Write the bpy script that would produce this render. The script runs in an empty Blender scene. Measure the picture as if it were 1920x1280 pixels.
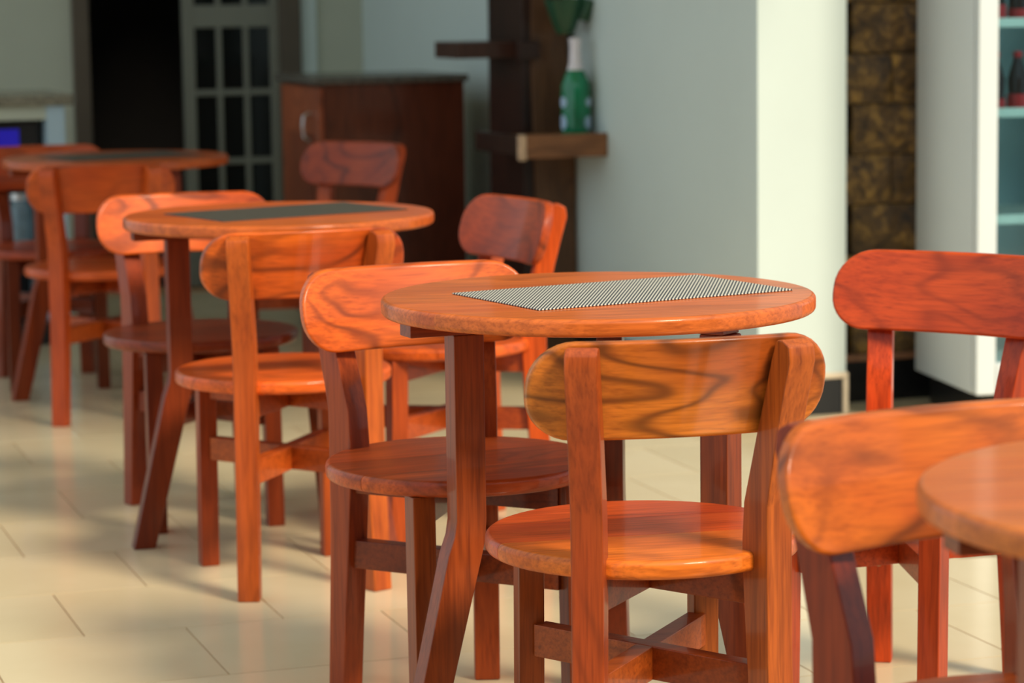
import bpy, bmesh, math, random
from mathutils import Vector, Matrix, noise
random.seed(7)
scene = bpy.context.scene
col = scene.collection

# ------------------------------------------------------------------ camera
FPX = 5000.0                                   # focal length in pixels of a 1920 px wide frame
cam_d = bpy.data.cameras.new('camera'); cam = bpy.data.objects.new('camera', cam_d); col.objects.link(cam)
pitch = math.atan(647.0 / FPX); roll = 0.014
fwd = Vector((0, math.cos(pitch), -math.sin(pitch))); rt = Vector((1, 0, 0)); up = rt.cross(fwd)
r2 = rt * math.cos(roll) - up * math.sin(roll); u2 = rt * math.sin(roll) + up * math.cos(roll)
M = Matrix((r2, u2, -fwd)).transposed().to_4x4(); M.translation = (0, 0, 1.23)
cam.matrix_world = M
cam_d.sensor_width = 36; cam_d.lens = FPX * 36 / 1920
cam_d.dof.use_dof = True; cam_d.dof.focus_distance = 4.0; cam_d.dof.aperture_fstop = 5.0
cam_d.clip_end = 200
scene.camera = cam

# ------------------------------------------------------------------ sky, sun, exposure
w = bpy.data.worlds.new('sky'); scene.world = w; w.use_nodes = True
bg = w.node_tree.nodes['Background']
bg.inputs[0].default_value = (0.79, 0.925, 1.0, 1); bg.inputs[1].default_value = 1.05
sun_d = bpy.data.lights.new('sun', 'SUN'); sun = bpy.data.objects.new('sun', sun_d); col.objects.link(sun)
sun_d.energy = 4.4; sun_d.angle = math.radians(14); sun_d.color = (1.0, 0.875, 0.68)
SL = Vector((0.64, -0.70, 0.948 * math.tan(math.radians(41))))
sun.rotation_euler = SL.to_track_quat('Z', 'Y').to_euler()
sun.location = (6, -2, 6)
scene.view_settings.view_transform = 'Standard'; scene.view_settings.look = 'None'
scene.view_settings.exposure = 0.0; scene.view_settings.gamma = 1.0
scene.view_settings.use_curve_mapping = False

# ------------------------------------------------------------------ materials
def new_mat(name):
    m = bpy.data.materials.new(name); m.use_nodes = True
    nt = m.node_tree; b = nt.nodes['Principled BSDF']
    return m, nt, b
def N(nt, t, **kw):
    n = nt.nodes.new(t)
    for k, v in kw.items(): setattr(n, k, v)
    return n
def mathn(nt, op, a, b=None, c=None):
    n = N(nt, 'ShaderNodeMath', operation=op)
    for i, v in enumerate((a, b, c)):
        if v is None: continue
        if isinstance(v, (int, float)): n.inputs[i].default_value = v
        else: nt.links.new(v, n.inputs[i])
    return n.outputs[0]
def mix(nt, f, a, b, mode='MIX'):
    n = N(nt, 'ShaderNodeMix', data_type='RGBA', blend_type=mode)
    for s, v in ((n.inputs[0], f), (n.inputs[6], a), (n.inputs[7], b)):
        if isinstance(v, (int, float)): s.default_value = v
        elif isinstance(v, tuple): s.default_value = v if len(v) == 4 else (*v, 1)
        else: nt.links.new(v, s)
    return n.outputs[2]
def ramp(nt, f, stops):
    n = N(nt, 'ShaderNodeValToRGB'); e = n.color_ramp.elements
    while len(e) < len(stops): e.new(0.5)
    for i, (p, c) in enumerate(stops): e[i].position = p; e[i].color = (*c, 1)
    nt.links.new(f, n.inputs[0]); return n.outputs[0]
def coords(nt, scale=(1, 1, 1), rnd=True, kind='Object'):
    tc = N(nt, 'ShaderNodeTexCoord'); mp = N(nt, 'ShaderNodeMapping')
    mp.inputs['Scale'].default_value = scale
    nt.links.new(tc.outputs[kind], mp.inputs[0])
    if rnd:
        oi = N(nt, 'ShaderNodeObjectInfo')
        v = N(nt, 'ShaderNodeCombineXYZ')
        for i, k in enumerate((37.0, 61.0, 23.0)):
            nt.links.new(mathn(nt, 'MULTIPLY', oi.outputs['Random'], k), v.inputs[i])
        nt.links.new(v.outputs[0], mp.inputs['Location'])
    return mp.outputs[0]
def noise_n(nt, vec, scale, detail=4, rough=0.5, dist=0.0):
    n = N(nt, 'ShaderNodeTexNoise'); n.inputs['Scale'].default_value = scale
    n.inputs['Detail'].default_value = detail; n.inputs['Roughness'].default_value = rough
    n.inputs['Distortion'].default_value = dist
    nt.links.new(vec, n.inputs['Vector']); return n.outputs['Fac']

def wood(name, axis, light, mid, dark, figure=5.0, rough=0.45, lines=0.6, squeeze=0.28, pat=-2.9):
    """varnished hardwood, grain along the given local axis; Object Info colour tints each piece"""
    m, nt, b = new_mat(name)
    sc = [1.0, 1.0, 1.0]; sc[axis] = squeeze
    v = coords(nt, tuple(sc))
    n1 = noise_n(nt, v, figure, 2, 0.45, 0.6)
    s = mathn(nt, 'SINE', mathn(nt, 'MULTIPLY', n1, 62.0))
    rings = mathn(nt, 'POWER', mathn(nt, 'MULTIPLY_ADD', s, 0.5, 0.5), 4.0)
    sf = [9.0, 9.0, 9.0]; sf[axis] = 0.45
    v2 = coords(nt, tuple(sf))
    fib = noise_n(nt, v2, 14.0, 3, 0.6)
    sf2 = [20.0, 20.0, 20.0]; sf2[axis] = 0.8
    fib2 = noise_n(nt, coords(nt, tuple(sf2)), 12.0, 2, 0.5)
    big = noise_n(nt, v, figure * 0.75, 3, 0.55, 0.3)
    c = ramp(nt, big, [(0.30, mid), (0.56, light), (0.75, mid)])
    patch = noise_n(nt, v, figure * 0.9 + 0.7, 2, 0.5, 1.0)
    pf = mathn(nt, 'MULTIPLY', mathn(nt, 'SMOOTH_MIN', mathn(nt, 'MAXIMUM', mathn(nt, 'MULTIPLY_ADD', patch, 6.0, pat), 0.0), 1.0, 0.1), 0.85)
    lf = mathn(nt, 'MULTIPLY', rings, mathn(nt, 'MULTIPLY_ADD', pf, 0.75, 0.25))
    c = mix(nt, mathn(nt, 'MULTIPLY', lf, lines), c, dark)
    c = mix(nt, mathn(nt, 'MULTIPLY', mathn(nt, 'MULTIPLY_ADD', fib, 3.0, -1.2), 0.5), c, tuple(x * 0.42 for x in mid))
    c = mix(nt, mathn(nt, 'MULTIPLY', mathn(nt, 'MULTIPLY_ADD', fib2, 5.0, -2.5), 0.38), c, tuple(x * 0.5 for x in mid))
    oi = N(nt, 'ShaderNodeObjectInfo')
    c = mix(nt, 1.0, c, oi.outputs['Color'], 'MULTIPLY')
    nt.links.new(c, b.inputs['Base Color'])
    b.inputs['Roughness'].default_value = rough
    b.inputs['Specular IOR Level'].default_value = 0.22; b.inputs['Coat Weight'].default_value = 0.24; b.inputs['Coat Roughness'].default_value = 0.09
    bp = N(nt, 'ShaderNodeBump'); bp.inputs['Strength'].default_value = 0.05; bp.inputs['Distance'].default_value = 0.002
    nt.links.new(fib, bp.inputs['Height']); nt.links.new(bp.outputs[0], b.inputs['Normal'])
    return m
LT, MD, DK = (0.66, 0.116, 0.012), (0.38, 0.046, 0.005), (0.035, 0.006, 0.002)
WX = wood('teak_grain_x', 0, LT, MD, DK)
WY = wood('teak_grain_y', 1, LT, MD, DK)
WZ = wood('teak_grain_z', 2, LT, MD, DK, figure=6.0, lines=0.4, squeeze=0.12)
WB = wood('teak_figured', 0, (0.70, 0.130, 0.012), (0.44, 0.056, 0.006), DK, figure=4.2, lines=0.8, squeeze=0.5, pat=-2.55)
WT = wood('teak_tabletop', 0, (0.64, 0.145, 0.020), (0.44, 0.078, 0.010), DK, figure=5.0, lines=0.5, rough=0.45, squeeze=0.15)
DKX = wood('mahogany_grain_z', 2, (0.15, 0.036, 0.014), (0.085, 0.018, 0.008), (0.02, 0.005, 0.003), figure=4.0, rough=0.35)
BRN = wood('rough_brown_timber', 2, (0.13, 0.062, 0.028), (0.075, 0.034, 0.016), (0.02, 0.008, 0.004), figure=5.0, rough=0.6)
BRX = wood('rough_brown_board', 0, (0.26, 0.110, 0.045), (0.18, 0.072, 0.028), (0.04, 0.014, 0.006), figure=5.0, rough=0.5)
BLK = wood('dark_brown_timber', 2, (0.035, 0.013, 0.008), (0.022, 0.008, 0.005), (0.008, 0.003, 0.002), figure=4.0, rough=0.45)

def flat(name, c, rough=0.5, metal=0.0, var=0.0, scale=3.0, emit=None, coat=0.0, bump=0.0, trans=0.0, alpha=1.0):
    m, nt, b = new_mat(name)
    b.inputs['Roughness'].default_value = rough; b.inputs['Metallic'].default_value = metal
    b.inputs['Coat Weight'].default_value = coat
    v = coords(nt); n = noise_n(nt, v, scale, 5, 0.6)
    if var:
        c2 = tuple(x * (1 - var) for x in c)
        cc = ramp(nt, n, [(0.35, c2), (0.65, c)]); nt.links.new(cc, b.inputs['Base Color'])
    else: b.inputs['Base Color'].default_value = (*c, 1)
    if bump:
        bp = N(nt, 'ShaderNodeBump'); bp.inputs['Strength'].default_value = bump; bp.inputs['Distance'].default_value = 0.004
        nt.links.new(n, bp.inputs['Height']); nt.links.new(bp.outputs[0], b.inputs['Normal'])
    if emit:
        b.inputs['Emission Color'].default_value = (*emit[0], 1); b.inputs['Emission Strength'].default_value = emit[1]
    if trans: b.inputs['Transmission Weight'].default_value = trans
    return m
PAINT = flat('cream_wall_paint', (0.575, 0.665, 0.635), 0.55, var=0.05, scale=1.3, bump=0.05)
OLIVE = flat('grey_green_wall_paint', (0.50, 0.52, 0.41), 0.6, var=0.10, scale=1.1)
FRONT = flat('dark_sky_block', (0.10, 0.085, 0.06), 0.8, var=0.3)
CEIL = flat('added_ceiling_paint', (0.55, 0.54, 0.48), 0.8, var=0.05)
SKIRT = flat('black_gloss_skirting', (0.012, 0.012, 0.012), 0.25, var=0.2)
TRIMC = flat('cream_trim', (0.62, 0.52, 0.38), 0.5, var=0.15, scale=9)
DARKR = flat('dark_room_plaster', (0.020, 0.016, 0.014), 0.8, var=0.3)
DOORP = flat('grey_door_paint', (0.21, 0.21, 0.165), 0.45, var=0.08)
DOORF = flat('brown_door_frame', (0.10, 0.075, 0.05), 0.5, var=0.2)
PANE = flat('dark_pane_glass', (0.012, 0.014, 0.013), 0.08, var=0.3, scale=2.0)
FRW = flat('fridge_white_enamel', (0.66, 0.71, 0.71), 0.32, var=0.03)
FRG = flat('fridge_grey_gasket', (0.30, 0.30, 0.30), 0.6, var=0.1)
FRI = flat('fridge_interior_blue_grey', (0.30, 0.42, 0.47), 0.4, var=0.1)
WIRE = flat('white_coated_shelf', (0.62, 0.70, 0.68), 0.35, var=0.1)
REDP = flat('red_plastic', (0.42, 0.015, 0.02), 0.3, var=0.1)
COLA = flat('dark_cola_glass', (0.02, 0.008, 0.008), 0.12, var=0.2)
GRAN = flat('speckled_granite', (0.30, 0.27, 0.19), 0.25, var=0.65, scale=90.0)
GRAND = flat('dark_speckled_granite', (0.12, 0.105, 0.085), 0.25, var=0.6, scale=90.0)
STEEL = flat('brushed_steel', (0.55, 0.55, 0.55), 0.3, metal=1.0, var=0.1)
BLUEP = flat('pale_blue_panel', (0.42, 0.55, 0.62), 0.45, var=0.05)
BLACKP = flat('black_plastic', (0.012, 0.012, 0.013), 0.3, var=0.2)
SCREEN = flat('lit_blue_display', (0.01, 0.01, 0.05), 0.3, emit=((0.03, 0.015, 0.9), 0.28))
JAR = flat('pale_blue_glass_jar', (0.25, 0.36, 0.42), 0.08, var=0.3, scale=20, trans=0.35)
BOTG = flat('emerald_bottle_glass', (0.002, 0.20, 0.085), 0.10, var=0.35, scale=14, coat=0.15)
BOTL = flat('dark_green_glass', (0.001, 0.060, 0.020), 0.5, var=0.35, scale=18, coat=0.1)
FOIL = flat('pale_lilac_foil', (0.72, 0.68, 0.72), 0.35, var=0.1, scale=30)
LABEL = flat('pale_blue_label', (0.45, 0.62, 0.82), 0.45, var=0.25, scale=60)
ENDG = flat('pale_end_grain', (0.62, 0.42, 0.27), 0.6, var=0.35, scale=40)
GROUT = flat('brown_grout', (0.50, 0.27, 0.12), 0.8, var=0.2, scale=8)
PLUG = flat('pale_wood_plug', (0.62, 0.36, 0.16), 0.5, var=0.2, scale=40)
TERRA = flat('terracotta_edge', (0.34, 0.15, 0.07), 0.6, var=0.3, scale=20)

def tile_mat():
    m, nt, b = new_mat('beige_glazed_tile')
    v = coords(nt, (1, 1, 1)); n = noise_n(nt, v, 2.2, 5, 0.55)
    c = ramp(nt, n, [(0.3, (0.62, 0.50, 0.30)), (0.7, (0.69, 0.57, 0.365))])
    oi = N(nt, 'ShaderNodeObjectInfo')
    hv = N(nt, 'ShaderNodeHueSaturation'); nt.links.new(c, hv.inputs['Color'])
    nt.links.new(mathn(nt, 'MULTIPLY_ADD', oi.outputs['Random'], 0.08, 0.96), hv.inputs['Value'])
    nt.links.new(hv.outputs[0], b.inputs['Base Color'])
    b.inputs['Roughness'].default_value = 0.15; b.inputs['Specular IOR Level'].default_value = 0.5
    bp = N(nt, 'ShaderNodeBump'); bp.inputs['Strength'].default_value = 0.03; bp.inputs['Distance'].default_value = 0.01
    nt.links.new(noise_n(nt, v, 3.0, 2), bp.inputs['Height']); nt.links.new(bp.outputs[0], b.inputs['Normal'])
    return m
TILE = tile_mat()

def stone_mat():
    m, nt, b = new_mat('gilded_brown_rough_stone')
    v = coords(nt); n = noise_n(nt, v, 22, 8, 0.65, 0.5); n2 = noise_n(nt, v, 7, 4, 0.6)
    c = ramp(nt, n, [(0.32, (0.020, 0.011, 0.005)), (0.50, (0.17, 0.09, 0.022)), (0.70, (0.60, 0.34, 0.075))])
    c = mix(nt, mathn(nt, 'MULTIPLY', n2, 0.45), c, (0.035, 0.02, 0.008))
    nt.links.new(c, b.inputs['Base Color']); b.inputs['Roughness'].default_value = 0.38
    bp = N(nt, 'ShaderNodeBump'); bp.inputs['Strength'].default_value = 0.9; bp.inputs['Distance'].default_value = 0.012
    nt.links.new(n, bp.inputs['Height']); nt.links.new(bp.outputs[0], b.inputs['Normal'])
    return m
STONE = stone_mat()

def mat_weave(name, pale, dark, amt):
    m, nt, b = new_mat(name)
    tc = N(nt, 'ShaderNodeTexCoord'); sp = N(nt, 'ShaderNodeSeparateXYZ'); nt.links.new(tc.outputs['Object'], sp.inputs[0])
    def saw(o, k, off=None):
        x = mathn(nt, 'MULTIPLY', o, k)
        if off is not None: x = mathn(nt, 'ADD', x, off)
        return mathn(nt, 'SINE', x)
    P = 2 * math.pi / 0.0066
    dg_ = mathn(nt, 'ADD', sp.outputs[0], mathn(nt, 'MULTIPLY', sp.outputs[1], -0.75))
    a = saw(dg_, P)
    bb = saw(sp.outputs[1], P * 0.9, mathn(nt, 'MULTIPLY', mathn(nt, 'SIGN', a), 1.57))
    f = mathn(nt, 'MULTIPLY_ADD', a, 0.5, 0.5)
    c = ramp(nt, f, [(0.42, dark), (0.60, pale)])
    g = mathn(nt, 'MULTIPLY', mathn(nt, 'MULTIPLY_ADD', bb, 0.5, 0.5), amt)
    c = mix(nt, g, c, dark)
    nt.links.new(c, b.inputs['Base Color']); b.inputs['Roughness'].default_value = 0.45
    bp = N(nt, 'ShaderNodeBump'); bp.inputs['Strength'].default_value = 0.5; bp.inputs['Distance'].default_value = 0.001
    nt.links.new(mathn(nt, 'ADD', a, mathn(nt, 'MULTIPLY', bb, 0.6)), bp.inputs['Height']); nt.links.new(bp.outputs[0], b.inputs['Normal'])
    return m
WEAVE = mat_weave('striped_woven_vinyl', (0.62, 0.58, 0.47), (0.030, 0.036, 0.050), 0.15)
WEAVE_D = mat_weave('dark_woven_vinyl', (0.085, 0.075, 0.055), (0.030, 0.028, 0.022), 0.5)

# ------------------------------------------------------------------ mesh helpers
def finish(bm, angle=35):
    bmesh.ops.remove_doubles(bm, verts=bm.verts, dist=1e-5)
    bmesh.ops.recalc_face_normals(bm, faces=bm.faces)
    me = bpy.data.meshes.new('mesh'); bm.to_mesh(me); bm.free()
    me.polygons.foreach_set('use_smooth', [True] * len(me.polygons))
    me.set_sharp_from_angle(angle=math.radians(angle))
    return me
def add(name, me, mat, parent=None, loc=(0, 0, 0), rz=0.0, color=None):
    if isinstance(me, bmesh.types.BMesh): me = finish(me)
    me.name = name
    o = bpy.data.objects.new(name, me); col.objects.link(o)
    if mat is not None and not me.materials: me.materials.append(mat)
    o.location = loc; o.rotation_euler = (0, 0, rz)
    if parent is not None: o.parent = parent
    if color: o.color = (*color, 1)
    if len(me.polygons) < 3000:
        wn = o.modifiers.new('even_shading', 'WEIGHTED_NORMAL'); wn.keep_sharp = True; wn.weight = 90
    return o
def empty(name, loc=(0, 0, 0), rz=0.0):
    o = bpy.data.objects.new(name, None); col.objects.link(o); o.location = loc; o.rotation_euler = (0, 0, rz)
    o.empty_display_size = 0.1
    return o
def tag(o, label, cat, group=None):
    o['label'] = label; o['category'] = cat
    if group: o['group'] = group
    return o
def struct(o, label=None):
    o['kind'] = 'structure'
    if label: o['label'] = label
    return o
def box_bm(x0, x1, y0, y1, z0, z1, bev=0.0, seg=2):
    bm = bmesh.new(); bmesh.ops.create_cube(bm, size=1.0)
    for v in bm.verts:
        v.co = Vector(((x0 + x1) / 2 + v.co.x * (x1 - x0), (y0 + y1) / 2 + v.co.y * (y1 - y0), (z0 + z1) / 2 + v.co.z * (z1 - z0)))
    if bev: bmesh.ops.bevel(bm, geom=bm.edges[:], offset=bev, segments=seg, affect='EDGES', profile=0.5)
    return bm
def prism_bm(poly, axis, lo, hi, bev=0.0, seg=2):
    """polygon in the plane across the axis, extruded lo..hi along it"""
    bm = bmesh.new()
    def pt(a, b, t): return ((t, a, b), (a, t, b), (a, b, t))[axis]
    f = [bm.verts.new(pt(a, b, lo)) for a, b in poly]; g = [bm.verts.new(pt(a, b, hi)) for a, b in poly]
    bm.faces.new(f); bm.faces.new(g[::-1])
    n = len(poly)
    for i in range(n): bm.faces.new((f[i], f[(i + 1) % n], g[(i + 1) % n], g[i]))
    bmesh.ops.recalc_face_normals(bm, faces=bm.faces)
    if bev:
        es = [e for e in bm.edges if len(e.link_faces) == 2 and e.calc_face_angle(0) > 0.6]
        bmesh.ops.bevel(bm, geom=es, offset=bev, segments=seg, affect='EDGES', profile=0.5)
    return bm
def lathe_bm(prof, n=48, close=True):
    bm = bmesh.new(); rings = []
    for r, z in prof:
        if r < 1e-6: rings.append([bm.verts.new((0, 0, z))])
        else: rings.append([bm.verts.new((r * math.cos(2 * math.pi * i / n), r * math.sin(2 * math.pi * i / n), z)) for i in range(n)])
    for a, b in zip(rings, rings[1:]):
        for i in range(n):
            j = (i + 1) % n
            vs = [a[0 if len(a) == 1 else i], a[0 if len(a) == 1 else j], b[0 if len(b) == 1 else j], b[0 if len(b) == 1 else i]]
            u = []
            for v in vs:
                if v not in u: u.append(v)
            if len(u) > 2: bm.faces.new(u)
    if close:
        if len(rings[0]) > 1: bm.faces.new(rings[0][::-1])
        if len(rings[-1]) > 1: bm.faces.new(rings[-1])
    return bm
def disc_profile(R, z0, z1, r):
    p = [(R - r, z0)]
    for i in range(1, 5): t = math.pi / 2 * i / 4; p.append((R - r + r * math.sin(t), z0 + r - r * math.cos(t)))
    for i in range(0, 5): t = math.pi / 2 * i / 4; p.append((R - r + r * math.cos(t), z1 - r + r * math.sin(t)))
    return p
def disc_boards(R, z0, z1, r, cuts, n=72, gap=0.0):
    """a round glued-up panel cut into its boards along local x"""
    out = []
    lims = [-R - 1] + cuts + [R + 1]
    for a, b in zip(lims, lims[1:]):
        bm = lathe_bm(disc_profile(R, z0, z1, r), n)
        for y, s in ((a, -1), (b, 1)):
            if abs(y) > R: continue
            g = bm.verts[:] + bm.edges[:] + bm.faces[:]
            bmesh.ops.bisect_plane(bm, geom=g, plane_co=(0, y - s * gap, 0), plane_no=(0, s, 0), clear_outer=True)
            ed = [e for e in bm.edges if e.is_boundary]
            bmesh.ops.holes_fill(bm, edges=ed, sides=0)
        out.append(finish(bm))
    return out
def bar_bm(p, q, th, h, bev=0.002):
    """straight bar between two plan points, centred on height p.z..q.z"""
    p, q = Vector(p), Vector(q); d = (q - p); L = d.length
    bm = box_bm(0, L, -th / 2, th / 2, -h / 2, h / 2, bev)
    d.normalize(); s = Vector((0, 0, 1)).cross(d).normalized(); u = d.cross(s)
    m = Matrix((d, s, u)).transposed().to_4x4(); m.translation = p
    bm.transform(m); return bm

# ------------------------------------------------------------------ the building frame (turned 18.5 degrees)
ANG = math.radians(18.5)
root = Matrix.Translation((0.715, 7.68, 0)) @ Matrix.Rotation(ANG, 4, 'Z')
def bld(u, v, z=0.0): return root @ Vector((u, v, z))
def bbox(name, u0, u1, v0, v1, z0, z1, mat, parent=None, bev=0.0, color=None):
    """box in building axes with its origin on its own base centre"""
    cu, cv = (u0 + u1) / 2, (v0 + v1) / 2
    bm = box_bm(u0 - cu, u1 - cu, v0 - cv, v1 - cv, 0, z1 - z0, bev)
    if parent is None:
        return add(name, bm, mat, None, bld(cu, cv, z0), ANG, color)
    o = add(name, bm, mat, None, (0, 0, 0), 0, color)
    pm = Matrix.LocRotScale(parent.location, parent.rotation_euler, None)
    o.parent = parent
    o.matrix_basis = pm.inverted() @ (Matrix.Translation(bld(cu, cv, z0)) @ Matrix.Rotation(ANG, 4, 'Z'))
    return o

# floor: mortar bed with 40 cm tiles in running bond
floor = bbox('floor', -5.6, 3.4, -8.4, 6.6, -0.06, -0.003, GROUT); struct(floor, 'beige glazed floor tiles in staggered rows')
TS, GAP = 0.40, 0.0032
tile_me = finish(box_bm(-TS / 2 + GAP / 2, TS / 2 - GAP / 2, -TS / 2 + GAP / 2, TS / 2 - GAP / 2, -0.009, 0.0))
anchor = root.inverted() @ Vector((-0.845, 5.105, 0))
cells = []
for j in range(-24, 24):
    for i in range(-24, 24):
        u = anchor.x + (i + 0.5 + (0.0 if j % 2 == 0 else 0.5)) * TS; v = anchor.y + (j + 0.5) * TS
        if -5.4 < u < 3.2 and -8.2 < v < 4.05:
            p = bld(u, v); k = abs(p.x) / max(p.y, 0.3)
            near = (k < 0.24 and 4.3 < p.y < 12.5)
            cells.append((0 if near else 1, p.y if near else k, u, v))
cells.sort()
fm = Matrix.LocRotScale(floor.location, floor.rotation_euler, None).inverted()
rest = bmesh.new()
for n_, (a, b_, u, v) in enumerate(cells):
    if n_ < 290:
        t = add('tile', tile_me, TILE); t.parent = floor
        t.matrix_basis = fm @ (Matrix.Translation(bld(u, v)) @ Matrix.Rotation(ANG, 4, 'Z'))
    else:
        bt = box_bm(-TS / 2 + GAP / 2, TS / 2 - GAP / 2, -TS / 2 + GAP / 2, TS / 2 - GAP / 2, -0.009, 0.0)
        bt.transform(Matrix.Translation(fm @ bld(u, v))); tmp = bpy.data.meshes.new('t'); bt.to_mesh(tmp); bt.free()
        rest.from_mesh(tmp); bpy.data.meshes.remove(tmp)
ro = add('tile_field', rest, TILE); ro.parent = floor; ro['kind'] = 'stuff'

# long wall ending in the pillar face, stone wall beside it, back wall with the doors
wr = struct(bbox('wall_right', 0, 0.28, 0, 4.25, 0, 3.0, PAINT), 'cream painted wall ending in a pillar')
b1 = bbox('skirting_panel', 0.004, 0.262, -0.014, 0.0, 0, 0.105, SKIRT, wr, 0.002)
b2 = bbox('skirting_rim', 0.0, 0.282, -0.018, 0.0, 0.105, 0.122, TRIMC, wr, 0.004)
b3 = bbox('skirting_rim', 0.264, 0.282, -0.018, 0.0, 0, 0.105, TRIMC, wr, 0.004)
b4 = bbox('skirting_panel', -0.014, 0.0, 0.0, 4.25, 0, 0.105, SKIRT, wr, 0.002)
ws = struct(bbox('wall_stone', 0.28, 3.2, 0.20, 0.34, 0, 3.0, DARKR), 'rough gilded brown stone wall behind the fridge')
bbox('skirting_panel', 0.285, 3.2, 0.165, 0.20, 0, 0.125, SKIRT, ws, 0.002)
bbox('skirting_rim', 0.285, 3.2, 0.155, 0.20, 0.125, 0.145, TERRA, ws, 0.003)
def stone_mesh(wd, ht, seed):
    bm = bmesh.new(); nx, nz = 4, 3; g = []
    for k in range(nz + 1):
        row = []
        for i in range(nx + 1):
            x = (i / nx - 0.5) * wd; z = k / nz * ht
            ed = i in (0, nx) or k in (0, nz)
            y = 0.0 if ed else -0.012 - 0.016 * noise.noise(Vector((x * 9 + seed * 3.1, z * 12, seed)))
            row.append(bm.verts.new((x, y - 0.008, z)))
        g.append(row)
    for k in range(nz):
        for i in range(nx): bm.faces.new((g[k][i], g[k][i + 1], g[k + 1][i + 1], g[k + 1][i]))
    r = bmesh.ops.extrude_face_region(bm, geom=bm.faces[:])
    for v in [x for x in r['geom'] if isinstance(x, bmesh.types.BMVert)]: v.co.y = 0.03
    return finish(bm, 50)
sm = [stone_mesh(0.262, 0.146, s) for s in range(5)]
pm = Matrix.LocRotScale(ws.location, ws.rotation_euler, None).inverted()
z = 0.148; r_ = 0
while z < 2.85:
    u = 0.28 + (0.10 if r_ % 2 else 0.235)
    while u < 2.2:
        s = add('stone', random.choice(sm), STONE); s.parent = ws
        s.matrix_basis = pm @ (Matrix.Translation(bld(u, 0.185 - random.uniform(0, 0.008), z)) @ Matrix.Rotation(ANG, 4, 'Z'))
        u += 0.266
    z += 0.150; r_ += 1

BV = 4.25                                       # back wall plane
DU0, DU1 = -1.25, -0.340                        # double door opening
wb = struct(bbox('wall_back', DU1 + 0.0, 0.28, BV, BV + 0.16, 0, 3.0, OLIVE), 'grey green wall right of the glazed door')
wl = struct(bbox('wall_left', -3.6, DU0, BV, BV + 0.16, 0, 3.0, OLIVE), 'grey green wall left of the dark doorway')
wt = struct(bbox('wall_over_door', DU0, DU1, BV, BV + 0.16, 2.15, 3.0, OLIVE))
# unlit room behind the door, its darkness put into near-black surfaces
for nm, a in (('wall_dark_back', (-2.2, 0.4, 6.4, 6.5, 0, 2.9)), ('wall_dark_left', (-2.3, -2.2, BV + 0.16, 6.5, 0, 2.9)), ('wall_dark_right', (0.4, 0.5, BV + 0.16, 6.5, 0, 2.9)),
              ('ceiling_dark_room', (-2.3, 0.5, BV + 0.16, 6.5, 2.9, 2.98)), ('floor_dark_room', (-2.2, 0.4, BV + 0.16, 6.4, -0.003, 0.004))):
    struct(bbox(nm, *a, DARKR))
cl = struct(bbox('ceiling_sun_block', -2.7, 0.60, -2.6, 6.6, 3.0, 3.12, CEIL))  # unseen ceiling, added with its edges set to shape sun and sky light
struct(bbox('wall_sky_block', -5.6, 3.4, -8.5, -8.36, 0, 3.0, FRONT), 'unseen dark wall added behind the camera to cut sky light')  # added out of view to dim sky light on camera-facing sides
# door frame and glazed leaf
fr = struct(bbox('trim_1', DU0 - 0.02, DU0 + 0.05, BV - 0.04, BV + 0.02, 0, 2.18, DOORF, None, 0.004), 'brown door frame post')
struct(bbox('trim_2', DU1 - 0.035, DU1 + 0.055, BV - 0.05, BV + 0.02, 0, 2.18, DOORF, None, 0.004), 'brown door frame post')
struct(bbox('trim_3', DU0 + 0.05, DU1 - 0.035, BV - 0.04, BV + 0.02, 2.09, 2.18, DOORF, None, 0.004))
struct(bbox('trim_4', DU1 + 0.055, DU1 + 0.13, BV - 0.02, BV, 0, 3.0, PAINT, None, 0.003), 'pale vertical strip beside the door frame')
L0, L1 = -0.795, DU1 - 0.035
DV0, DV1 = BV - 0.01, BV + 0.03
door = struct(bbox('door_1', L0, L0 + 0.05, DV0, DV1, 0.005, 2.085, DOORP, None, 0.004), 'grey glazed door leaf with small panes')
bbox('stile', L1 - 0.04, L1, DV0, DV1, 0.005, 2.085, DOORP, door, 0.004)
rails = [(0.005, 0.23), (1.115, 1.21), (1.99, 2.085)]
for z0, z1 in rails: bbox('rail', L0 + 0.05, L1 - 0.04, DV0, DV1, z0, z1, DOORP, door, 0.004)
G0, G1 = L0 + 0.05, L1 - 0.04
rows = [(0.23, 0.530), (0.555, 0.825), (0.85, 1.115), (1.21, 1.47), (1.495, 1.73), (1.755, 1.99)]
for z0 in (0.530, 0.825, 1.47, 1.73): bbox('muntin', G0, G1, DV0 + 0.004, DV1 - 0.004, z0, z0 + 0.025, DOORP, door, 0.003)
pw = (G1 - G0 - 0.044) / 3
for k in (1, 2):
    u = G0 + k * pw + (k - 1) * 0.022
    for z0, z1 in ((0.23, 1.115), (1.21, 1.99)): bbox('muntin', u, u + 0.022, DV0 + 0.003, DV1 - 0.003, z0, z1, DOORP, door, 0.003)
for z0, z1 in rows:
    for k in range(3):
        u = G0 + k * (pw + 0.022); bbox('pane', u, u + pw, DV0 + 0.015, DV0 + 0.021, z0, z1, PANE, door)

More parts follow.
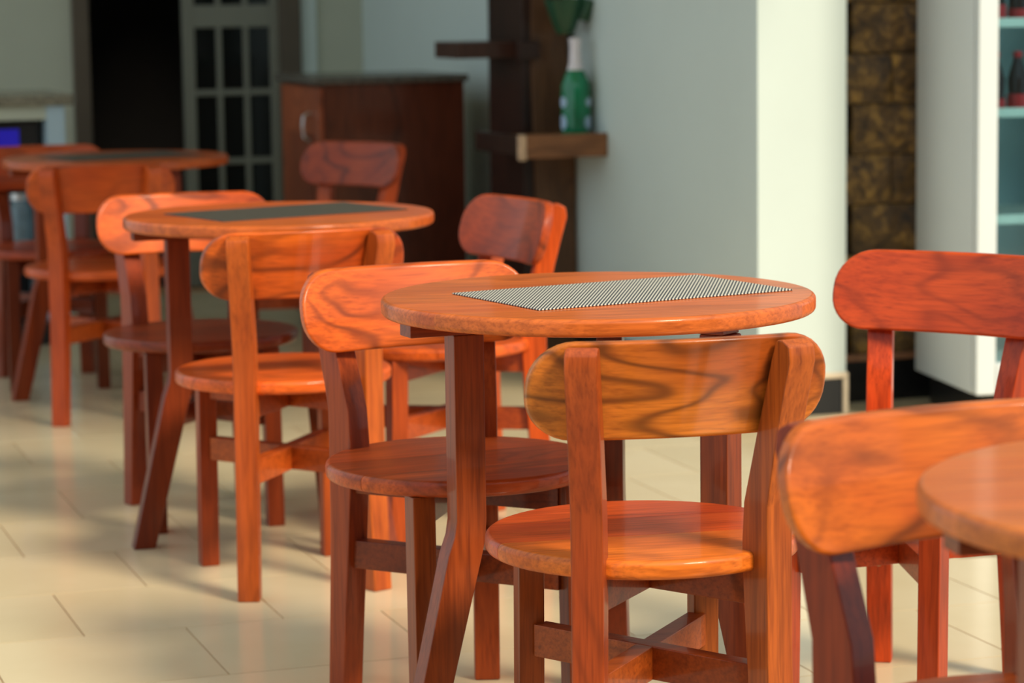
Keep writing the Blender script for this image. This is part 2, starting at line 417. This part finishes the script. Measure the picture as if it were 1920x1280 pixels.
# ------------------------------------------------------------------ furniture prototypes
def seat_y(z):                                  # centre line of the rear posts
    pts = [(0.0, -0.222), (0.30, -0.203), (0.45, -0.197), (0.52, -0.200), (0.62, -0.225), (0.77, -0.268)]
    for (a, b), (c, d) in zip(pts, pts[1:]):
        if z <= c: return b + (d - b) * (z - a) / (c - a)
    return pts[-1][1]
def toe(side):                                  # posts are turned to follow the curve of the backrest
    piv = Vector((0, -0.190, 0))
    return Matrix.Translation((side * 0.126, 0, 0)) @ Matrix.Translation(piv) @ Matrix.Rotation(side * math.radians(21), 4, 'Z') @ Matrix.Translation(-piv)
def post_me(side):
    zs = [0.0, 0.15, 0.30, 0.40, 0.46, 0.52, 0.57, 0.62, 0.69, 0.728]
    hd = [0.020, 0.022, 0.025, 0.028, 0.029, 0.027, 0.025, 0.023, 0.021, 0.021]
    fr_ = [(seat_y(z) + h, z) for z, h in zip(zs, hd)]; bk = [(seat_y(z) - h, z) for z, h in zip(zs, hd)]
    top = [(seat_y(0.755) + 0.018, 0.757), (seat_y(0.755) + 0.004, 0.758), (seat_y(0.75) - 0.012, 0.750)]
    poly = fr_ + top + bk[::-1]
    bm = prism_bm(poly, 0, -0.0230, 0.0230, 0.0035)
    bm.transform(toe(side))
    return finish(bm, 30)
def back_me():
    hw, hh, r, th = 0.215, 0.071, 0.064, 0.024
    out = []
    for cx, cz, a0 in ((hw - r, hh - r, 0), (-hw + r, hh - r, 90), (-hw + r, -hh + r, 180), (hw - r, -hh + r, 270)):
        for i in range(9):
            t = math.radians(a0 + i * 90 / 8); out.append((cx + r * math.cos(t), cz + r * math.sin(t)))
    bm = prism_bm(out, 1, -th / 2, th / 2)
    es = [e for e in bm.edges if e.calc_face_angle(0) > 1.2]
    bmesh.ops.bevel(bm, geom=es, offset=0.006, segments=3, affect='EDGES', profile=0.5)
    for i in range(1, 22):
        x = -hw + 2 * hw * i / 22
        bmesh.ops.bisect_plane(bm, geom=bm.verts[:] + bm.edges[:] + bm.faces[:], plane_co=(x, 0, 0), plane_no=(1, 0, 0))
    k = 0.80; zc = 0.692
    for v in bm.verts:
        y = v.co.y + k * v.co.x ** 2
        z = v.co.z
        v.co = Vector((v.co.x, seat_y(zc) + 0.021 + 0.0 + y - 0.29 * z, zc + z))
    return finish(bm, 40)
POST = {-1: post_me(-1), 1: post_me(1)}; BACK = back_me()
FLEG = {}
for s in (-1, 1):
    bm = box_bm(-0.020, 0.020, -0.020, 0.020, 0, 0.424, 0.003)
    for v in bm.verts: v.co.x += s * (0.137 + 0.004 * (0.424 - v.co.z)); v.co.y += 0.150 + 0.010 * (0.424 - v.co.z) / 0.424
    FLEG[s] = finish(bm)
SEATB = disc_boards(0.231, 0.424, 0.452, 0.009, [-0.045, 0.085], 72, 0.0005)
XU, XL = {}, {}
for s in (-1, 1):
    zu = 0.398; zl = 0.262
    XU[s] = finish(bar_bm((s * 0.122, seat_y(zu) + 0.018, zu), (-s * 0.124, 0.137, zu), 0.024, 0.052))
    XL[s] = finish(bar_bm((s * 0.120, seat_y(zl) + 0.016, zl + (0.0005 if s > 0 else 0)), (-s * 0.124, 0.139, zl + (0.0005 if s > 0 else 0)), 0.030, 0.050))
def jit(c, a): return tuple(x * random.uniform(1 - a, 1 + a) for x in c)
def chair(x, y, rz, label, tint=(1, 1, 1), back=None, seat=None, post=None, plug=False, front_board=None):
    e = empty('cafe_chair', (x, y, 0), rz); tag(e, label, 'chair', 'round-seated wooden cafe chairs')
    seat = seat or tint; post = post or tint  # low post tints put shade into the wood colour
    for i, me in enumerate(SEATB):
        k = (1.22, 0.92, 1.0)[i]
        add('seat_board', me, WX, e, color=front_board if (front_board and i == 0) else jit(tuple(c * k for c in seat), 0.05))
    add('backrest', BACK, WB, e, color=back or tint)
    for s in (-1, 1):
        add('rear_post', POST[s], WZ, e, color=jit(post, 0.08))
        add('front_leg', FLEG[s], WZ, e, color=jit(tuple(c * 0.68 for c in post), 0.08))  # legs, rails and stretchers tinted darker to imitate shade below the seat
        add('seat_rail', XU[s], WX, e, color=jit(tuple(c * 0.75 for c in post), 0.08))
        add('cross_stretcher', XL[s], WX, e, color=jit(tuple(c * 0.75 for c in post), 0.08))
    if plug:
        bm = lathe_bm([(0.0001, 0), (0.0055, 0), (0.0055, 0.004), (0.0001, 0.004)], 12, False)
        bm.transform(Matrix.Rotation(-math.pi / 2, 4, 'X')); bm.transform(Matrix.Translation((0, seat_y(0.19) + 0.0205, 0.19)))
        bm.transform(toe(1))
        add('screw_plug', bm, PLUG, e)
    return e
chair(0.187, 3.85, 0.215, 'honey wooden cafe chair with its back to us, in focus before the striped placemat table', (1.0, 1.0, 1.0), back=(1.0, 1.55, 1.6), seat=(0.98, 0.74, 0.9), post=(0.78, 0.88, 1.0), front_board=(1.22, 1.6, 1.4))
chair(-0.090, 4.485, 3.56, 'orange wooden cafe chair half tucked under the left of the striped placemat table', (1.0, 0.95, 0.9), back=(1.12, 1.1, 1.0), seat=(0.9, 0.85, 0.9), post=(0.60, 0.62, 0.7))
chair(-0.185, 6.12, 2.03, 'red-brown wooden cafe chair between the dark timber post and the striped placemat table', (0.95, 0.85, 0.85), back=(0.68, 0.52, 0.6))
chair(-0.490, 5.650, 0.33, 'orange wooden cafe chair with its back to us before the middle table', (1.05, 1.0, 0.9), back=(1.1, 1.1, 1.0), post=(1.0, 1.05, 1.0))
chair(-0.742, 6.31, 3.42, 'wooden cafe chair with dark shaded seat on the left side of the middle table', (0.95, 0.85, 0.85), back=(1.12, 1.0, 0.9), seat=(0.42, 0.36, 0.5), post=(0.6, 0.52, 0.6))  # dark seat tint stands for the shadow of the middle table
chair(-0.640, 8.60, 2.46, 'shiny purplish-brown wooden cafe chair standing before the mahogany cabinet', (0.8, 0.65, 0.7), back=(0.62, 0.5, 0.75))
chair(-1.225, 7.96, 0.17, 'wooden cafe chair with its back to us at the farthest table', (0.95, 0.85, 0.85))
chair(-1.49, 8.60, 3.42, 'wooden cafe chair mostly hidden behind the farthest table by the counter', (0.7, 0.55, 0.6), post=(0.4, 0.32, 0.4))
chair(0.668, 4.57, 2.56, 'red wooden cafe chair with ringed grain on its backrest before the white fridge', (0.95, 0.68, 0.75), back=(1.0, 0.72, 0.8), seat=(0.85, 0.7, 0.8), plug=True)
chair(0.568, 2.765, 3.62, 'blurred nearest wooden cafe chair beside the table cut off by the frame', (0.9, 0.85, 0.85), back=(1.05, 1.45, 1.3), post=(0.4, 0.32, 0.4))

TOPB = disc_boards(0.352, 0.722, 0.750, 0.008, [-0.20, -0.06, 0.08, 0.21], 112)
def leg_poly():
    # radial profile (r, z): upright above, kicked outwards below
    out = [(0.261, 0.7), (0.261, 0.40), (0.265, 0.375), (0.276, 0.345), (0.356, 0.0)]
    inn = [(0.306, 0.0), (0.222, 0.325), (0.212, 0.365), (0.209, 0.40), (0.209, 0.7)]
    return out + inn
TLEG = finish(prism_bm(leg_poly(), 1, -0.022, 0.022, 0.003), 30)
BATL = finish(box_bm(-0.02, 0.335, -0.024, 0.024, 0.700, 0.722, 0.002))
BATS = finish(box_bm(-0.02, 0.255, -0.024, 0.024, 0.700, 0.722, 0.002))
def table(x, y, rz, label, tint=(1, 1, 1), leg=(0.40, 0.37, 0.45)):  # leg tint darkened to imitate shade under the tabletop
    e = empty('cafe_table', (x, y, 0), 0.0); tag(e, label, 'table', 'round three-legged wooden cafe tables')
    for me in TOPB: add('top_board', me, WT, e, color=jit(tint, 0.06), rz=math.radians(8))
    for k, a in enumerate((200, 320, 80)):
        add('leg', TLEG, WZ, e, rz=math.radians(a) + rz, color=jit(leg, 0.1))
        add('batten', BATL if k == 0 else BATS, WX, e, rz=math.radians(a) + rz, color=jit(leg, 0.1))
    return e
table(0.140, 4.30, math.radians(3), 'round wooden cafe table in focus with a striped grey placemat', (1.0, 1.0, 1.0))
table(-0.525, 6.04, math.radians(-4), 'round wooden cafe table in the middle row under a dark placemat', (0.95, 0.85, 0.85))
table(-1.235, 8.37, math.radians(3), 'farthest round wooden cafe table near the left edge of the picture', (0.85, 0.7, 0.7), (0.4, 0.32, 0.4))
table(0.745, 2.54, math.radians(-11), 'nearest blurred bare wooden cafe table cut by the right edge', (1.05, 1.1, 1.1))

def placemat(x, y, rz, lx, ly, m, label):
    bm = box_bm(-lx / 2, lx / 2, -ly / 2, ly / 2, 0, 0.0022, 0.0006, 1)
    return tag(add('placemat', bm, m, None, (x, y, 0.7503), rz), label, 'placemat', 'woven placemats')
placemat(0.180, 4.31, 0.51, 0.475, 0.285, WEAVE, 'striped black and cream woven placemat on the in-focus table')
placemat(-0.51, 6.06, 0.60, 0.475, 0.285, WEAVE_D, 'dark grey woven placemat on the middle table')
placemat(-1.22, 8.37, 0.55, 0.44, 0.30, WEAVE_D, 'dark woven placemat on the farthest table')

# ------------------------------------------------------------------ cabinet
cb = empty('cabinet', bld(-0.44, 2.55, 0), ANG); tag(cb, 'mahogany cabinet with a dark granite top against the pale wall', 'cabinet')
CU0, CU1, CV0, CV1 = -0.714, -0.168, 2.26, 2.84
bbox('body', CU0 + 0.02, CU1, CV0 + 0.02, CV1, 0.06, 0.925, DKX, cb, 0.003)
bbox('plinth', CU0 + 0.05, CU1 - 0.03, CV0 + 0.05, CV1 - 0.03, 0, 0.06, BLACKP, cb)
bbox('front_panel', CU0 + 0.02, CU1, CV0, CV0 + 0.02, 0.06, 0.925, DKX, cb, 0.003)
bbox('worktop', CU0 - 0.02, CU1 + 0.012, CV0 - 0.02, CV1 + 0.01, 0.925, 0.952, GRAND, cb, 0.005)
dr = bbox('door', CU0, CU0 + 0.02, CV0 + 0.012, CV1 - 0.012, 0.075, 0.915, DKX, cb, 0.004, color=(2.6, 2.7, 2.6))
pmd = cb.matrix_basis
def sub(name, bm, mat, parent_part, u, v, z, color=None):
    o = add(name, bm, mat, None, color=color); o.parent = parent_part
    W = cb_world(parent_part)
    o.matrix_basis = W.inverted() @ (Matrix.Translation(bld(u, v, z)) @ Matrix.Rotation(ANG, 4, 'Z')); return o
def cb_world(o):
    m = Matrix.LocRotScale(o.location, o.rotation_euler, None)
    return cb_world(o.parent) @ m if o.parent else m
sub('inset_panel', box_bm(-0.006, 0.0, -0.20, 0.20, 0, 0.62, 0.004), DKX, dr, CU0, (CV0 + CV1) / 2, 0.12, (2.0, 2.0, 2.0))
hb = bmesh.new()
seg = [(-0.0, 0.0), (-0.022, 0.012), (-0.026, 0.05), (-0.022, 0.088), (0.0, 0.10)]
for (x0, z0), (x1, z1) in zip(seg, seg[1:]):
    d = Vector((x1 - x0, 0, z1 - z0)); t = bmesh.ops.create_cone(hb, cap_ends=True, segments=10, radius1=0.006, radius2=0.006, depth=d.length * 1.08)
    q = d.to_track_quat('Z', 'Y').to_matrix().to_4x4(); q.translation = ((x0 + x1) / 2, 0, (z0 + z1) / 2)
    bmesh.ops.transform(hb, matrix=q, verts=t['verts'])
sub('handle', hb, STEEL, dr, CU0 - 0.004, CV0 + 0.13, 0.72)

# ------------------------------------------------------------------ timber post with wrap-round shelves
ps = empty('timber_post', bld(-0.095, 1.72, 0), ANG); tag(ps, 'dark timber post with crossing shelf boards against the pale wall', 'post')
bbox('dark_panel', -0.19, -0.150, 1.535, 1.905, 0, 3.0, BLK, ps, 0.004)
tp = [(-0.155, 0.0), (-0.15, 0.5), (-0.16, 1.0), (-0.152, 1.6), (-0.158, 3.0), (0.0, 3.0), (0.0, 2.2), (-0.004, 1.7), (-0.045, 1.33), (-0.035, 1.15), (-0.020, 0.95), (-0.002, 0.75), (-0.006, 0.45), (0.0, 0.0)]
bm = prism_bm([(a + 0.0, b) for a, b in tp], 1, -0.20, 0.10, 0.006)
o = add('trunk_slab', bm, BRN, None); o.parent = ps
o.matrix_basis = cb_world(ps).inverted() @ (Matrix.Translation(bld(-0.001, 1.72, 0)) @ Matrix.Rotation(ANG, 4, 'Z'))
SZ0, SZ1 = 0.700, 0.778
bbox('shelf_deck', -0.28, -0.002, 1.245, 1.535, SZ0 + 0.015, SZ1 - 0.012, BRX, ps)
sf = bbox('shelf_board', -0.285, -0.002, 1.22, 1.245, SZ0, SZ1, BRX, ps, 0.004)
bbox('shelf_board', -0.31, -0.288, 1.23, 1.70, SZ0 + 0.008, SZ1 - 0.004, BLK, ps, 0.004)
bbox('end_grain', -0.312, -0.285, 1.217, 1.243, SZ0 - 0.006, SZ1 + 0.002, ENDG, ps, 0.006)
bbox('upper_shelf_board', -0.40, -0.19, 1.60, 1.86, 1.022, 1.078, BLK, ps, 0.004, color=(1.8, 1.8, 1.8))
bbox('upper_shelf_block', -0.215, -0.14, 1.49, 1.535, 1.018, 1.078, BLK, ps, 0.004)

# bottle on the shelf
bo = empty('bottle', bld(-0.062, 1.36, SZ1 - 0.0115)); tag(bo, 'emerald green bottle with pale foil neck standing on the timber shelf', 'bottle')
add('glass_body', lathe_bm([(0.001, 0), (0.046, 0), (0.050, 0.006), (0.050, 0.150), (0.047, 0.175), (0.036, 0.200), (0.024, 0.222), (0.019, 0.245), (0.017, 0.30), (0.0, 0.30)], 32, False), BOTG, bo)
add('foil_neck', lathe_bm([(0.028, 0.2165), (0.0215, 0.242), (0.0195, 0.27), (0.0185, 0.300), (0.021, 0.304), (0.021, 0.322), (0.0, 0.324)], 32, False), FOIL, bo)
for a, z0, hh in ((-150, 0.018, 0.05), (-150, 0.092, 0.036), (-35, 0.020, 0.045), (-30, 0.095, 0.03)):
    bm = bmesh.new()
    nseg = 6; vs = []
    ring = []
    for k in range(16):
        t = 2 * math.pi * k / 16
        aa = math.radians(a) + 0.36 * math.cos(t); zz = z0 + hh / 2 + hh / 2 * math.sin(t)
        ring.append((aa, zz))
    f0 = [bm.verts.new((0.0500 * math.cos(x), 0.0500 * math.sin(x), zz)) for x, zz in ring]
    f1 = [bm.verts.new((0.0512 * math.cos(x), 0.0512 * math.sin(x), zz)) for x, zz in ring]
    c1 = bm.verts.new((0.0518 * math.cos(math.radians(a)), 0.0518 * math.sin(math.radians(a)), z0 + hh / 2))
    for k in range(16):
        j = (k + 1) % 16; bm.faces.new((f0[k], f0[j], f1[j], f1[k])); bm.faces.new((f1[k], f1[j], c1))
    add('label_patch', bm, LABEL, bo)
# ruffled green glass cup fixed to the post above the bottle
vs = empty('glass_holder', bld(-0.082, 1.40, 1.102)); tag(vs, 'dark green ruffled glass cup fixed to the post above the bottle', 'glass cup')
def ruffle(r0, r1, h, waves, amp, n=64):
    bm = bmesh.new(); rg = []
    for k in range(9):
        t = k / 8; row = []
        for i in range(n):
            a = 2 * math.pi * i / n; r = r0 + (r1 - r0) * t ** 0.8 + amp * t * math.sin(waves * a)
            row.append(bm.verts.new((r * math.cos(a), r * math.sin(a), h * t + amp * 0.5 * t * math.cos(waves * a * 0.5))))
        rg.append(row)
    for a, b in zip(rg, rg[1:]):
        for i in range(n): bm.faces.new((a[i], a[(i + 1) % n], b[(i + 1) % n], b[i]))
    bm.faces.new(rg[0][::-1]); bm.faces.new(rg[-1])
    return bm
add('cup', ruffle(0.026, 0.066, 0.115, 5, 0.008), BOTL, vs)
o = add('rim_lobe', ruffle(0.022, 0.034, 0.075, 4, 0.004), BOTL, vs, (0.055, 0.0, 0.045)); o.rotation_euler = (0, 0.3, 0)
bm = bar_bm((0, 0, 0.05), (0.0, 0.117, 0.05), 0.012, 0.012, 0.001)
add('bracket', bm, BLACKP, vs, rz=ANG)

# ------------------------------------------------------------------ drinks fridge
FA = math.radians(9.5)
fg = empty('drinks_fridge', (1.300, 7.40, 0), FA); tag(fg, 'tall white glass-door drinks fridge beside the stone wall', 'fridge')
FW, FD, FH = 0.62, 0.545, 1.95
def fb(name, x0, x1, y0, y1, z0, z1, m, bev=0.003, parent=fg): return add(name, box_bm(x0, x1, y0, y1, z0, z1, bev), m, parent)
fb('side_panel', 0, 0.03, 0.045, FD, 0.10, FH, FRW); fb('side_panel', FW - 0.03, FW, 0.045, FD, 0.10, FH, FRW)
fb('back_panel', 0.03, FW - 0.03, FD - 0.03, FD, 0.10, FH, FRI); fb('top_panel', 0.0, FW, 0.045, FD, FH, FH + 0.04, FRW)
fb('base_panel', 0.03, FW - 0.03, 0.045, FD - 0.03, 0.10, 0.16, FRW)
fb('inner_liner', 0.03, 0.036, 0.05, FD - 0.03, 0.16, FH, FRI, 0)
fb('plinth', 0.04, FW - 0.04, 0.07, FD - 0.02, 0.0, 0.10, BLACKP)
for a in ((0.006, 0.034, 0.11, FH + 0.03), (FW - 0.034, FW - 0.006, 0.11, FH + 0.03), (0.034, FW - 0.034, 0.11, 0.15), (0.034, FW - 0.034, FH - 0.01, FH + 0.03)):
    fb('gasket', a[0], a[1], 0.036, 0.045, a[2], a[3], FRG, 0.001)
dg = fb('door', 0.0, 0.058, 0.0, 0.036, 0.10, FH + 0.04, FRW, 0.006)
fb('door_stile', FW - 0.058, FW, 0.0, 0.036, 0.10, FH + 0.04, FRW, 0.006, dg)
fb('door_rail', 0.058, FW - 0.058, 0.0, 0.036, 0.10, 0.19, FRW, 0.004, dg); fb('door_rail', 0.058, FW - 0.058, 0.0, 0.036, FH - 0.05, FH + 0.04, FRW, 0.004, dg)
gl, nt, b = new_mat('fridge_door_glass')
for nd in list(nt.nodes):
    if nd.type == 'BSDF_PRINCIPLED': nt.nodes.remove(nd)
out = nt.nodes['Material Output']; tr = N(nt, 'ShaderNodeBsdfTransparent'); gs = N(nt, 'ShaderNodeBsdfGlossy'); mx = N(nt, 'ShaderNodeMixShader')
tr.inputs[0].default_value = (0.80, 0.93, 0.95, 1); gs.inputs['Roughness'].default_value = 0.03; mx.inputs[0].default_value = 0.12
nt.links.new(tr.outputs[0], mx.inputs[1]); nt.links.new(gs.outputs[0], mx.inputs[2]); nt.links.new(mx.outputs[0], out.inputs[0])
fb('door_glass', 0.058, FW - 0.058, 0.014, 0.020, 0.19, FH - 0.05, gl, 0, dg)
shz = [0.30, 0.575, 0.875, 1.125, 1.40, 1.68]
for z0 in shz:
    s = fb('shelf', 0.037, FW - 0.037, 0.06, 0.068, z0, z0 + 0.026, WIRE, 0.002)
    bmw = bmesh.new()
    for k in range(22):
        x = 0.045 + k * (FW - 0.09) / 21
        bb = box_bm(x - 0.002, x + 0.002, 0.068, FD - 0.032, z0 + 0.014, z0 + 0.018)
        tmp = bpy.data.meshes.new('t'); bb.to_mesh(tmp); bb.free(); bmw.from_mesh(tmp); bpy.data.meshes.remove(tmp)
    add('wire_grid', bmw, WIRE, s)
FM = Matrix.Translation((1.300, 7.40, 0)) @ Matrix.Rotation(FA, 4, 'Z')
def soda(x, y, z0, k, n, big):
    p = FM @ Vector((x, y, z0))
    e = empty('soda_bottle', p, FA); tag(e, ('cola bottle on the middle fridge shelf, %s' if not big else 'dark cola bottle on the upper fridge shelf, %s') % n, 'bottle', 'bottles in the fridge')
    add('bottle_body', lathe_bm([(0.001, 0), (0.026, 0), (0.028, 0.004), (0.027, 0.05), (0.0285, 0.085), (0.020, 0.115), (0.012, 0.140), (0.0115, 0.155), (0.0, 0.155)], 20, False), COLA, e)
    add('label_band', lathe_bm([(0.0276, 0.0), (0.0295, 0.002), (0.0295, 0.042 if k else 0.03), (0.0276, 0.044 if k else 0.032)], 20, False), REDP, e)
    add('cap', lathe_bm([(0.0135, 0.147), (0.0135, 0.163), (0.0, 0.165)], 16, False), REDP, e)
for i, n in enumerate(('nearest the door frame', 'second from the door frame', 'third from the door frame', 'fourth from the door frame')):
    soda(0.088 + i * 0.066, 0.115, 0.8936, i % 2, n, False)
for i, n in enumerate(('nearest the door frame', 'second from the door frame', 'third from the door frame')):
    soda(0.088 + i * 0.066, 0.115, 1.1436, (i + 1) % 2, n, True)

# ------------------------------------------------------------------ counter at the left edge with an oven and jars under it
CR = Matrix.Rotation(ANG, 4, 'Z')
ct = empty('counter', (-1.68, 9.85, 0), ANG); tag(ct, 'granite topped counter with a pale blue end panel at the left edge', 'counter')
def cbx(name, x0, x1, y0, y1, z0, z1, m, bev=0.003): return add(name, box_bm(x0, x1, y0, y1, z0, z1, bev), m, ct)
cbx('worktop', -1.5, 0.03, -0.30, 0.30, 0.865, 0.905, GRAN, 0.006)
cbx('apron', -1.5, -0.005, -0.27, -0.25, 0.815, 0.865, OLIVE)
cbx('end_panel', -0.065, 0.0, -0.28, 0.28, 0.08, 0.865, BLUEP)
cbx('shelf', -1.5, -0.065, -0.27, 0.28, 0.615, 0.64, OLIVE); cbx('shelf', -1.5, -0.065, -0.27, 0.28, 0.33, 0.355, OLIVE)
cbx('back_panel', -1.5, -0.065, 0.27, 0.29, 0.08, 0.865, BLACKP); cbx('plinth', -1.5, 0.0, -0.24, 0.28, 0.0, 0.08, BLACKP)
CM = Matrix.Translation((-1.68, 9.85, 0)) @ CR
ov = empty('microwave_oven', CM @ Vector((-0.33, 0.0, 0.641)), ANG); tag(ov, 'black microwave oven with a blue lit display under the counter', 'microwave')
add('casing', box_bm(-0.25, 0.25, -0.20, 0.2, 0.008, 0.168, 0.006), BLACKP, ov)
for sx in (-0.2, 0.2): add('foot', box_bm(sx - 0.015, sx + 0.015, -0.15, 0.15, 0, 0.008), BLACKP, ov)
add('door_window', box_bm(-0.24, 0.07, -0.206, -0.20, 0.02, 0.155, 0.002), PANE, ov)
add('display', box_bm(0.085, 0.175, -0.205, -0.20, 0.07, 0.140, 0.001), SCREEN, ov)
add('door_handle', box_bm(0.068, 0.078, -0.222, -0.206, 0.03, 0.145, 0.002), STEEL, ov)
for i, n in enumerate(('nearest the end panel', 'second from the end panel', 'third from the end panel')):
    e = empty('glass_jar', CM @ Vector((-0.155 - i * 0.125, -0.14, 0.3555)), ANG); tag(e, 'pale blue glass jar under the counter, ' + n, 'jar', 'jars under the counter')
    add('jar_body', lathe_bm([(0.001, 0), (0.045, 0), (0.05, 0.01), (0.05, 0.13), (0.04, 0.155), (0.038, 0.17), (0.0, 0.17)], 24, False), JAR, e)
    add('jar_lid', lathe_bm([(0.042, 0.168), (0.042, 0.192), (0.0, 0.194)], 24, False), STEEL, e)
